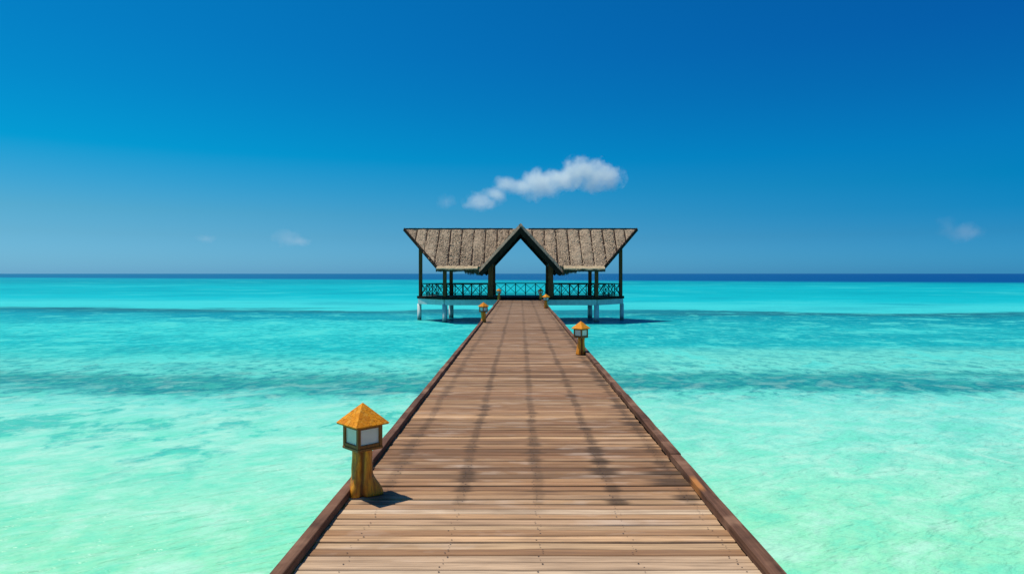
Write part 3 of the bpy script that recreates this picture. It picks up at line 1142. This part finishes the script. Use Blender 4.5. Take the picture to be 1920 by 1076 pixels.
# uneven shingles on the nearest lamp's cap, sub-parts of the roof
half, hh = .142, .150
slope = math.hypot(half, hh)
for k in range(4):
    a = k * math.pi / 2
    from mathutils import Matrix
    Rk = Matrix.Rotation(a, 3, 'Z')
    for row, cnt in enumerate((5, 4, 3, 2, 1)):
        v0, v1 = row / 5 - (.02 if row == 0 else .0), (row + 1) / 5 + .035
        for q in range(cnt):
            f0, f1 = q / cnt, (q + 1) / cnt
            pts = []
            def sp(f, v, lift):
                hw = half * (1 - v) * 1.02
                x = -hw + 2 * hw * f
                y = -half * (1 - v)
                z = hh * v
                nrm = Vector((0, -hh, half)).normalized()
                return Vector((x, y, z)) + nrm * lift
            j1, j2 = random.uniform(-.05, .03), random.uniform(-.05, .03)
            if row == 0:
                j1, j2 = j1 * .3, j2 * .3
            lf = random.uniform(.0016, .0036)
            e = .006 if cnt > 1 else 0
            vv1 = min(v1, .985)
            b0 = [sp(f0 + e, v0 + j1, lf), sp(f1 - e, v0 + j2, lf * random.uniform(.8, 1.2)), sp(f1 - e, vv1, .0018), sp(f0 + e, vv1, .0018)]
            b1 = [sp(f0 + e, v0 + j1, .0), sp(f1 - e, v0 + j2, .0), sp(f1 - e, vv1, -.001), sp(f0 + e, vv1, -.001)]
            vs = [Rk @ p for p in b0 + b1]
            link('shingle', mesh('shingle', vs, [(0, 1, 2, 3), (7, 6, 5, 4), (0, 4, 5, 1), (1, 5, 6, 2), (2, 6, 7, 3), (3, 7, 4, 0)]), M_SHINGLE, roofA)

# ------------------------------------------------------------------ clouds
def mul_ramp(t, d, co, puffs, cx):
    x0, x1 = min(p[0] - cx for p in puffs), max(p[0] - cx for p in puffs)
    return t.math('MULTIPLY', d, t.rng(t.sep(co)[0], x0, x1 + 1., .55, 1.))

def cloud(px_puffs, dist, label, dens, thr, seed):
    """px_puffs: (x, y, rx, ry) in picture pixels turned into metres at that distance"""
    k = dist / 1280.
    puffs = [((px - 974.5) * k, (513 - py) * k + 3.2, rx * k, ry * k) for px, py, rx, ry in px_puffs]
    cx = sum(p[0] for p in puffs) / len(puffs)
    cz = sum(p[1] for p in puffs) / len(puffs)
    bm = bmesh.new()
    for x, z, rx, rz in puffs:
        r = bmesh.ops.create_icosphere(bm, subdivisions=3, radius=1.)
        for v in r['verts']:
            v.co = Vector((v.co.x * rx * 1.1 + x - cx, v.co.y * rx * 1.0, v.co.z * rz * 1.1 + z - cz))
    me = bm_mesh('cloud', bm, True)
    m = bpy.data.materials.new('cloud_vapour')
    m.use_nodes = True
    t = NT(m.node_tree)
    t.n.clear()
    co = t.node('ShaderNodeTexCoord').outputs['Object']
    tot = None
    for x, z, rx, rz in puffs:
        q = t.vmath('SUBTRACT', co, (x - cx, 0, z - cz))
        q = t.vmath('DIVIDE', q, (rx, rx * .9, rz))
        ln = t.node('ShaderNodeVectorMath', operation='LENGTH')
        t.put(ln.inputs[0], q)
        f = t.math('SUBTRACT', 1., ln.outputs['Value'])
        tot = f if tot is None else t.math('SMOOTH_MAX', tot, f, .25)
    S = 1 / (k * 22.)
    n1 = t.noise(t.vmath('ADD', co, (seed * 91., seed * 37., 0)), S, 5, .62)
    n = t.math('MULTIPLY', t.math('SUBTRACT', n1, .5), 1.9)
    d = t.rng(t.math('ADD', tot, n), thr, thr + .8, 0., dens)
    vol = t.node('ShaderNodeVolumePrincipled')
    d = mul_ramp(t, d, co, puffs, cx)
    vol.inputs['Color'].default_value = (.94, 1., .97, 1)
    vol.inputs['Anisotropy'].default_value = .2
    t.put(vol.inputs['Density'], d)
    out = t.node('ShaderNodeOutputMaterial')
    t.l.new(vol.outputs[0], out.inputs['Volume'])
    m.cycles.volume_step_rate = .35
    o = link('cloud', me, m, None, (cx, dist, cz))
    rm = o.modifiers.new('union', 'REMESH')
    rm.mode = 'VOXEL'
    rm.voxel_size = 5 * k
    tag(o, label, 'cloud', 'clouds low over the sea')
    return o
K = 1.25
cloud([(903, 378, 38, 22), (928, 365, 30, 17), (952, 348, 34, 21), (982, 350, 36, 20), (1012, 345, 48, 36), (1050, 338, 42, 26), (1082, 328, 42, 37), (1112, 328, 42, 37), (1140, 333, 36, 28)],
      4200., 'largest white puffy cloud, above the pavilion roof', .021, .13, 1)
cloud([(835, 378, 24, 17)], 4200., 'tiny faint wisp of cloud left of the large white cloud', .0035, .15, 2)
cloud([(536, 446, 34, 20), (556, 452, 32, 12)], 6000., 'small pale cloud low over the horizon left of the pavilion', .0028, .12, 3)
cloud([(384, 447, 26, 10)], 6000., 'faint sliver of cloud at the far left above the horizon', .0022, .15, 4)
cloud([(1777, 424, 24, 26), (1808, 436, 40, 22)], 5200., 'faint small cloud at the far right above the sea', .0018, .12, 5)
